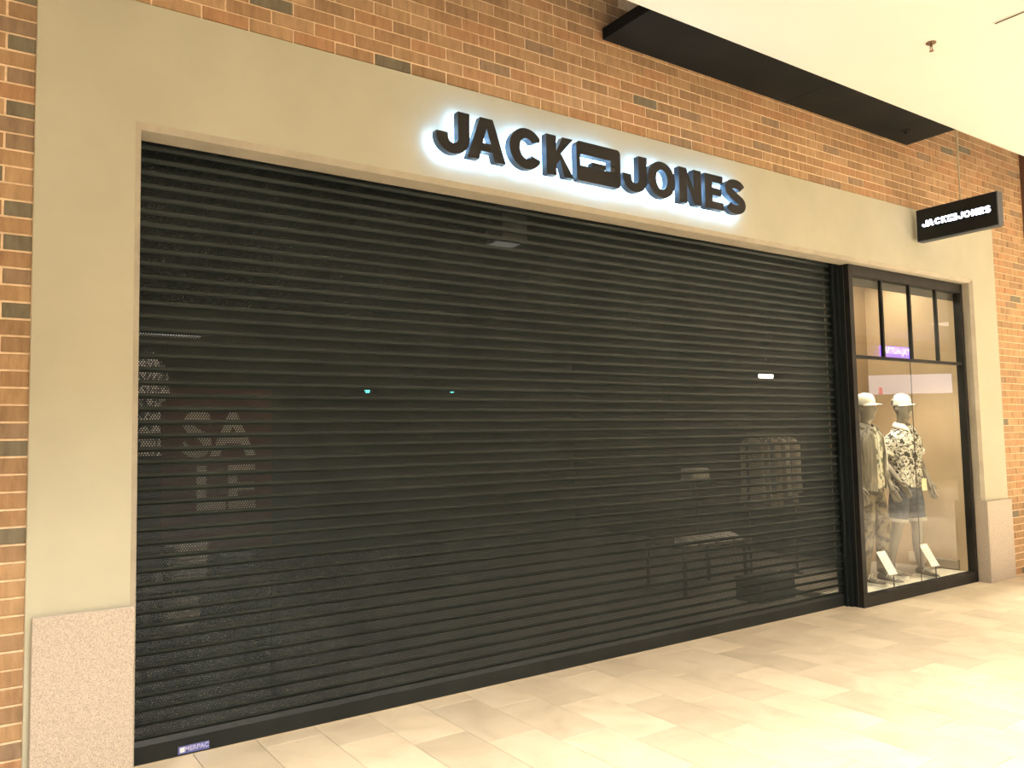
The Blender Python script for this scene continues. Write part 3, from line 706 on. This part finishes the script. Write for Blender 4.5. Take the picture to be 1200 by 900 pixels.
# --- first mannequin: patterned shirt, denim shorts
MS = 1.04
m1 = empty('mannequin', (8.350, .52, .06), math.radians(-11), label='grey mannequin in a patterned shirt, denim shorts and white cap', cat='mannequin')
pose1 = dict(arm={-1: [(-.255, .045, 1.19), (-.225, -.115, .985), (-.20, -.165, .905)], 1: [(.25, .04, 1.18), (.245, -.075, .96), (.235, -.11, .875)]},
             leg={-1: [(-.115, .03, .49), (-.135, .13, .085)], 1: [(.10, -.03, .49), (.125, -.03, .085)]}, curl=.22)
m1.scale = (MS, MS, MS)
bo = bpy.data.objects.new('body', make_body(pose1)); COL.objects.link(bo); bo.parent = m1
sh = MB().loft(shirt_mesh(.915, 1.535, .012), cap=False).build('shirt', floral, m1, smooth=True, sub=1)
for sd in (-1, 1):
    el = Vector(pose1['arm'][sd][0]); s0 = Vector((sd*.140, 0, 1.43)); e_ = s0+(el-s0)*.72
    sl = MB().loft(limb_rings([s0+Vector((-sd*.09, 0, -.01)), s0+Vector((-sd*.03, 0, .0)), s0+(e_-s0)*.25, s0+(e_-s0)*.6, e_, e_-(e_-s0)*.03], [.03, .070, .080, .076, .074, .062]), cap=False).build('sleeve', floral, sh, smooth=True, sub=1)
    d = (e_-s0).normalized()
    MB().loft(limb_rings([e_-d*.028, e_-d*.026, e_+d*.004, e_+d*.004, e_-d*.01], [.070, .079, .079, .066, .06], wob=.002), cap=False).build('sleeve_cuff', capw, sh, smooth=True)
collar(sh, capw, 1.55)
pk = MB()
for t in range(12): pass
MB().box(-.014, .014, -.151, -.141, .93, 1.40, b=.003).build('placket', floral, sh)
for z in (1.0, 1.09, 1.18, 1.27, 1.36): MB().cyl((0, -.1545, z), .006, .004, 'y', 10).build('button', lace_m, sh)
so_ = MB(); so_.loft([ring(0, 0, 1.02, .155, .118, 30), ring(0, 0, .95, .170, .126, 30), ring(0, 0, .86, .176, .13, 30), ring(0, 0, .81, .165, .12, 30)], cap=True)
sho = so_.build('shorts', denim, m1, smooth=True)
for sd in (-1, 1):
    kn = Vector(pose1['leg'][sd][0]); hp = Vector((sd*.088, 0, .88)); en = hp+(kn-hp)*.80; d = (en-hp).normalized()
    MB().loft(limb_rings([hp, hp+(en-hp)*.4, hp+(en-hp)*.8, en, en-d*.01], [.092, .099, .096, .096, .08]), cap=False).build('shorts_leg', denim, sho, smooth=True)
    MB().loft(limb_rings([en-d*.030, en-d*.029, en+d*.003, en+d*.003, en-d*.01], [.093, .101, .101, .09, .08], wob=.002), cap=False).build('rolled_hem', hem_m, sho, smooth=True)
    mp = hp+(en-hp)*.62
cap(m1, capw, capd)
shoe(m1, (-.145, .11, 0), math.radians(8), shoe_m); shoe(m1, (.13, -.055, 0), math.radians(-6), shoe_m)
pt = MB().box(.03, .10, -.170, -.167, .88, 1.0, b=.001).build('price_tag', tag_m, m1); pt['label'] = 'cream price tag at the shirt hem'
MB().tube([(.065, -.168, 1.0), (.06, -.160, 1.05)], .0012, 5).build('tag_string', lace_m, pt)
MB().cyl((-.02, .16, 0), .15, .006, n=36).build('base_plate', mat('base_steel', (.5, .45, .38), .3, metal=.7), m1, smooth=True)
MB().tube([(-.02, .17, .006), (-.02, .17, .40)], .007, 8).tube([(-.02, .17, .40), (-.10, .09, .42)], .007, 8).build('support_rod', alu, m1)
# --- second mannequin: open jacket with white cords, print tee, camo trousers
m2 = empty('mannequin', (7.735, .56, .06), math.radians(0), label='grey mannequin in an open jacket with white cords and pale cap', cat='mannequin')
pose2 = dict(arm={-1: [(-.245, .05, 1.18), (-.25, -.06, .95), (-.245, -.09, .865)], 1: [(.25, .05, 1.18), (.25, -.075, .955), (.24, -.115, .87)]},
             leg={-1: [(-.10, -.02, .49), (-.11, .03, .085)], 1: [(.10, -.06, .49), (.12, -.03, .085)]}, curl=.25)
m2.scale = (MS, MS, MS)
bo = bpy.data.objects.new('body', make_body(pose2)); COL.objects.link(bo); bo.parent = m2
t2 = MB().loft(shirt_mesh(.93, 1.53, -.006), cap=False).build('tee_shirt', tee, m2, smooth=True, sub=1); t2.scale = (.97, .97, 1)
jr = shirt_mesh(.90, 1.54, .015); jm = MB()
jr = [[Vector((v.x*1.05, v.y*1.05, v.z)) for v in r[32:40]+r[0:29]] for r in jr]   # open at the front
jk = []
for r in jr: jk.append(r)
jo = jm.loft(jk, cap=False, closed=False).build('jacket', jacket, m2, smooth=True, sub=1)
for sd in (-1, 1):
    el = Vector(pose2['arm'][sd][0]); wr = Vector(pose2['arm'][sd][1]); s0 = Vector((sd*.140, 0, 1.43)); e_ = el+(wr-el)*.85
    MB().loft(limb_rings([s0+Vector((-sd*.09, 0, -.01)), s0+Vector((-sd*.03, 0, .0)), s0+(el-s0)*.25, s0+(el-s0)*.7, el, el+(e_-el)*.5, e_, e_-(e_-el)*.03], [.03, .070, .080, .068, .058, .05, .043, .035]), cap=False).build('sleeve', jacket, jo, smooth=True, sub=1)
    MB().tube([(sd*.035, -.105, 1.49), (sd*.055, -.150, 1.42), (sd*.062, -.165, 1.28), (sd*.062, -.168, 1.13)], .006, 8).tube([(sd*.062, -.168, 1.13), (sd*.062, -.168, 1.10)], .009, 8).build('drawstring', lace_m, jo, smooth=True)
collar(jo, jacket, 1.55)
tr_ = MB().loft([ring(0, 0, 1.02, .152, .116, 30), ring(0, 0, .95, .166, .124, 30), ring(0, 0, .84, .17, .126, 30), ring(0, 0, .80, .16, .115, 30)], cap=True).build('trousers', khaki, m2, smooth=True)
for sd in (-1, 1):
    kn = Vector(pose2['leg'][sd][0]); hp = Vector((sd*.088, 0, .88)); an = Vector(pose2['leg'][sd][1])
    MB().loft(limb_rings([hp, (hp+kn)/2, kn, (kn+an)/2, an+Vector((0, 0, .02)), an+Vector((0, 0, .03))], [.092, .092, .070, .062, .055, .045]), cap=False).build('trouser_leg', khaki, tr_, smooth=True)
cap(m2, capw, capw)
shoe(m2, (-.115, .0, 0), math.radians(8), shoe_m); shoe(m2, (.12, -.06, 0), math.radians(-6), shoe_m)
MB().cyl((0, .18, 0), .15, .006, n=36).build('base_plate', bpy.data.materials['base_steel'], m2, smooth=True)

# ------------------------------------------------------------------ things dimly seen behind the shutter
red_b = mat('dark_red_board', (.16, .045, .04), .8); cream_b = mat('cream_print', (.62, .56, .50), .8)
sb = empty('sale_board', (1.62, 2.0, 0), label='dark red standing board reading SALE behind the left of the shutter', cat='sign board')
MB().box(-.40, .40, 0, .02, .80, 2.02, b=.003).build('panel', red_b, sb)
text_obj('lettering', 'SA', .46, cream_b, sb, (.0, -.002, 1.66), (PI/2, 0, 0), .001, .012)
text_obj('lettering', 'LE', .46, cream_b, sb, (.05, -.002, 1.26), (PI/2, 0, 0), .001, .012)
for sx in (-.3, .3): MB().tube([(sx, .01, .012), (sx, .01, .8)], .012).build('leg', seal_m, sb); MB().box(sx-.05, sx+.05, -.15, .17, 0, .012).build('foot', seal_m, sb)
sb_l = area('board_fill_light', (1.5, 1.2, 3.38), .3, .3, 5, (1, .88, .75), (math.radians(18), 0, 0))  # added light to make the board visible, no fixture
# hanging shirt at the far left
hg = empty('hanging_shirt', (.955, 1.02, 2.16), math.radians(62), label='white patterned shirt hanging at the left edge behind the shutter', cat='shirt')
whp = mat('white_print_shirt', (.8, .78, .74), .8); noisy(whp, (.10, .11, .13), (.85, .82, .78), 26, 3, .5, pos=(.42, .52))
MB().loft([ring(0, 0, -.62, .17, .05, 20), ring(0, 0, -.4, .155, .05, 20), ring(0, 0, -.15, .17, .055, 20), ring(0, 0, -.05, .15, .045, 20), ring(0, 0, 0, .06, .04, 20)], cap=False).build('shirt_front', whp, hg, smooth=True, sub=1)
for sd in (-1, 1): MB().loft(limb_rings([(sd*.13, 0, -.06), (sd*.19, 0, -.14), (sd*.23, 0, -.27)], [.05, .055, .055]), cap=False).build('sleeve', whp, hg, smooth=True)
MB().tube([(-.15, 0, -.03), (0, 0, .03), (.15, 0, -.03)], .006, 8).tube([(0, 0, .03), (0, 0, .07), (.02, 0, .09), (0, 0, .11)], .003, 6).build('hanger', seal_m, hg)
rl = empty('wall_rail', (0, 0, 0), label='steel rail fixed to the left shop wall', cat='rail')
MB().tube([(.5, 1.02, 2.272), (1.25, 1.02, 2.272)], .010, 10).build('bar', alu, rl); MB().cyl((.5, 1.02, 2.272), .03, .01, 'x').build('bracket', alu, rl)
l = bpy.data.lights.new('left_spot', 'SPOT'); l.energy = 26; l.spot_size = math.radians(42); l.shadow_soft_size = .03; l.color = (1, .95, .88)
lo = bpy.data.objects.new('left_spot', l); COL.objects.link(lo); lo.location = (1.25, .45, 3.35); lo.rotation_euler = (Vector((1.0, 1.05, 1.3))-Vector((1.25, .45, 3.35))).to_track_quat('-Z', 'Y').to_euler()
e = empty('spotlight', (1.25, .45, 3.45), label='small black spotlight above the left end of the shutter', cat='spotlight'); MB().tube([(0, 0, 0), (0, 0, -.07)], .035, 16, cap=False).build('can', spotm, e)
# tiered table at left with folded stacks
ORD = ['first', 'second', 'third', 'fourth', 'fifth', 'sixth', 'seventh', 'eighth', 'ninth', 'tenth', 'eleventh']
def table(name, x, y, w_, d_, h, lab, shelf=None, top_m=None):
    e = empty(name, (x, y, 0), label=lab, cat='table'); wd = top_m or mat('table_wood', (.10, .07, .05), .6)
    MB().box(-w_/2, w_/2, -d_/2, d_/2, h-.03, h, b=.003).build('table_top', wd, e)
    if shelf: MB().box(-w_/2+.03, w_/2-.03, -d_/2+.03, d_/2-.03, shelf-.02, shelf, b=.002).build('shelf', wd, e)
    for sx in (-1, 1):
        for sy in (-1, 1): MB().box(sx*(w_/2-.02)-.015, sx*(w_/2-.02)+.015, sy*(d_/2-.02)-.015, sy*(d_/2-.02)+.015, 0, h-.03).build('leg', seal_m, e)
    return e
table('display_table', 1.32, 1.25, .80, .60, .76, 'dark low display table behind the left end of the shutter', shelf=.50)
fabs = [mat('folded_fabric', c, .85) for c in ((.62, .58, .50), (.30, .25, .2), (.5, .48, .46), (.15, .16, .2), (.6, .5, .38))]
def fold(x, y, z, mt, lab, grp, rz=0, w_=.22, d_=.26, h=.045):
    o = MB(); o.loft([ring(0, 0, t*h, w_/2*s, d_/2*s, 20, .35) for t, s in ((0, .93), (.2, 1), (.45, .985), (.5, .95), (.55, .985), (.8, 1), (1, .93))])
    e = o.build('folded_garment', mt, None, smooth=True); e.location = (x, y, z); e.rotation_euler = (0, 0, rz); tag(e, lab, 'clothing', grp); return e
for q in range(5): fold(1.19+.006*(q % 2), 1.12, .7605+.0465*q, fabs[(0, 2, 0, 4, 0)[q]], '%s folded garment from the bottom of the tall pale stack, left display table' % ORD[q], 'folded garments on the left display table', .05*q)
for q in range(4): fold(1.16+.006*(q % 2), 1.14, .5005+.0465*q, fabs[(0, 4, 2, 0)[q]], '%s folded garment from the bottom on the lower shelf, left display table' % ORD[q], 'folded garments on the lower shelf', -.05*q)
for q in range(3): fold(1.50, 1.2, .7605+.0465*q, fabs[3], '%s dark folded garment from the bottom on the left display table' % ORD[q], 'dark folded garments on the left table', .03*q)
tg = MB().box(0, .035, 0, .003, 0, .06).build('price_card', card, None); tg.location = (1.02, 1.10, .7605); tag(tg, 'small white price card on the left display table', 'card')
# right: clothing rack
rk = empty('clothing_rack', (7.55, 1.62, 0), label='black steel clothes rack behind the right part of the shutter', cat='rack')
for sx in (-1, 1):
    MB().tube([(sx*.40, 0, .02), (sx*.40, 0, 1.62)], .013, 10).build('post', seal_m, rk); MB().box(sx*.40-.02, sx*.40+.02, -.22, .22, 0, .02).build('foot', seal_m, rk)
MB().tube([(-.42, 0, 1.60), (.42, 0, 1.60)], .013, 10).build('rail', seal_m, rk)
gm = [mat('garment_fabric', c, .85) for c in ((.50, .44, .36), (.20, .17, .14), (.58, .52, .44), (.11, .11, .12), (.40, .32, .25))]
names = ['pale', 'brown', 'cream', 'black', 'tan']
for q in range(11):
    x = 7.23+.062*q; k = q % 5
    g = empty('hanging_garment', (x, 1.62, 1.618), math.radians(80+6*math.sin(q*2.1)), label='%s garment hanging on the black clothes rack, %s from its left end' % (names[k], ORD[q]), cat='clothing', group='garments on the clothes rack')
    L = .70+.08*math.sin(q*1.7)
    MB().loft([ring(0, 0, -.06-L, .20, .018, 20), ring(0, 0, -.06-L*.6, .19, .022, 20), ring(0, 0, -.16, .19, .022, 20), ring(0, 0, -.09, .14, .018, 20), ring(0, 0, -.06, .05, .016, 20)], cap=False).build('cloth', gm[k], g, smooth=True)
    MB().tube([(-.15, 0, -.085), (0, 0, -.05), (.15, 0, -.085)], .004, 6).tube([(0, 0, -.05), (0, 0, -.012), (.014, 0, -.002), (.0, 0, .0)], .002, 6).build('hanger', seal_m, g)
# shoe table
table('shoe_table', 6.45, 1.75, .95, .55, .50, 'low dark shoe table in front of the clothes rack')
shd = mat('white_trainer', (.62, .60, .58), .7)
for q in range(6):
    e = empty('trainer', (6.10+.13*q, 1.62, .501), math.radians(12*(q % 2)), label='pale trainer on the shoe table, %s from the left end of the row' % ORD[q], cat='shoe', group='trainers on the shoe table')
    shoe(e, (0, 0, 0), 0, shd, 'upper')
rs2 = empty('shelf_stand', (6.65, 1.93, .501), label='small black stand on the shoe table carrying a folded stack', cat='stand')
MB().box(-.2, .2, -.1, .1, .58, .60).build('shelf', seal_m, rs2); MB().tube([(0, 0, 0), (0, 0, .58)], .015).build('post', seal_m, rs2); MB().cyl((0, 0, 0), .08, .008).build('foot', seal_m, rs2)
for q in range(3): fold(6.66, 1.93, 1.1015+.0465*q, fabs[(2, 0, 2)[q]], '%s folded garment from the bottom on the small black stand' % ORD[q], 'folded garments on the small stand', .04*q, .30, .2)
bx = MB().box(0, .52, 0, .30, 0, .23, b=.006).build('storage_box', mat('dark_teal_box', (.03, .04, .04), .6)); bx.location = (6.27, .80, .0005); tag(bx, 'dark box on the floor behind the right end of the shutter', 'box')
MB().box(.01, .51, -.004, 0, .17, .18).build('lid_seam', seal_m, bx)
lp = empty('light_panel', (8.70, 2.5, 2.26), label='bright white lit panel behind the upper right of the shutter', cat='light')
MB().box(-.21, .21, 0, .04, 0, .13, b=.003).build('housing', seal_m, lp); MB().box(-.19, .10, -.004, -.0005, .02, .11).build('lens', emit('white_lens', (1, .95, .85), 9), lp)
MB().tube([(0, .02, .13), (0, .02, 1.19)], .006, 6).build('rod', seal_m, lp)
cy = emit('cyan_led', (.15, 1, .85), 5)
for q, (x, z) in enumerate([(5.13, 2.378), (6.607, 2.404)]):
    e = empty('status_light', (x, 7.1, z), label=['small cyan light on the rear shop wall, the left of two', 'small cyan light on the rear shop wall, the right of two'][q], cat='light')
    MB().box(-.09, .09, -.03, 0, -.05, .05, b=.004).build('housing', seal_m, e); MB().cyl((0, -.034, 0), .045, .004, 'y', 16).build('lens', cy, e)
e = empty('indicator_light', (7.87, 1.02, 1.28), label='tiny orange indicator light beside the window post', cat='light')
MB().box(-.03, .03, 0, .03, -1.218, .04, b=.002).build('pedestal', seal_m, e); MB().cyl((0, -.003, 0), .012, .003, 'y', 12).build('lens', emit('orange_led', (1, .25, .03), 8), e)
ul = empty('ceiling_light', (3.62, 1.05, 3.45), label='square white ceiling fitting behind the top of the shutter', cat='light')
MB().box(-.12, .12, -.12, .12, -.28, 0, b=.003).build('housing', mat('fitting_grey', (.4, .4, .38), .5), ul); MB().box(-.11, .11, -.11, .11, -.284, -.2805).build('lens', emit('dim_lens', (1, .95, .85), .3), ul)
# added dim fill lights for the shop interior, without fixtures
area('shop_fill_light', (4.2, 3.2, 3.42), 1.5, .3, 9, (1, .90, .78)); area('shop_fill_light', (7.2, 2.2, 3.42), 1.0, .3, 9, (1, .88, .72))

# ------------------------------------------------------------------ far side of the mall (seen mirrored in the shop window)
far = mat('far_plaster', (.50, .42, .32), .8); fard = mat('far_beam', (.25, .22, .17), .8)
o = MB().box(-9, 46, -9.3, -9.2, 0, 4.456).build('wall_far', far); tag(o, 'beige shopfront wall on the far side of the mall', kind='structure')
o = MB().box(14, 40, -9.2, -8.9, 3.70, 3.80).box(14, 40, -9.2, -9.0, 4.2, 4.26).build('trim_9', fard); tag(o, 'grey beams on the far shopfront', kind='structure')
fb = empty('lit_fascia', (22.98, -8.12, 2.66), math.radians(38), label='long white lit fascia on the shop opposite, mirrored in the window', cat='sign')
MB().box(-1.33, 1.33, -.1, -.02, 0, .60).build('casing', alu, fb); MB().box(-1.32, 1.32, -.02, 0, .02, .58).build('lens', emit('fascia_lens', (1, .92, 1), 5), fb)
MB().box(-1.05, -.95, 0, .02, .02, .22).build('pink_panel', emit('pink_lit', (1, .02, .18), 7), fb)
ps = empty('purple_sign', (23.6, -8.98, 3.80), label='small purple lit sign above the white fascia, mirrored in the window', cat='sign')
MB().box(-.78, .78, -.1, 0, -.06, .38).build('casing', emit('purple_lens', (.10, .0, 1), 13), ps)
to = text_obj('lettering', 'ARTUALJAY', .27, emit('white_letters', (1, 1, 1), 14), ps, (0, .004, .23), (PI/2, 0, PI), .002, .006); to.scale = (-1, 1, 1)
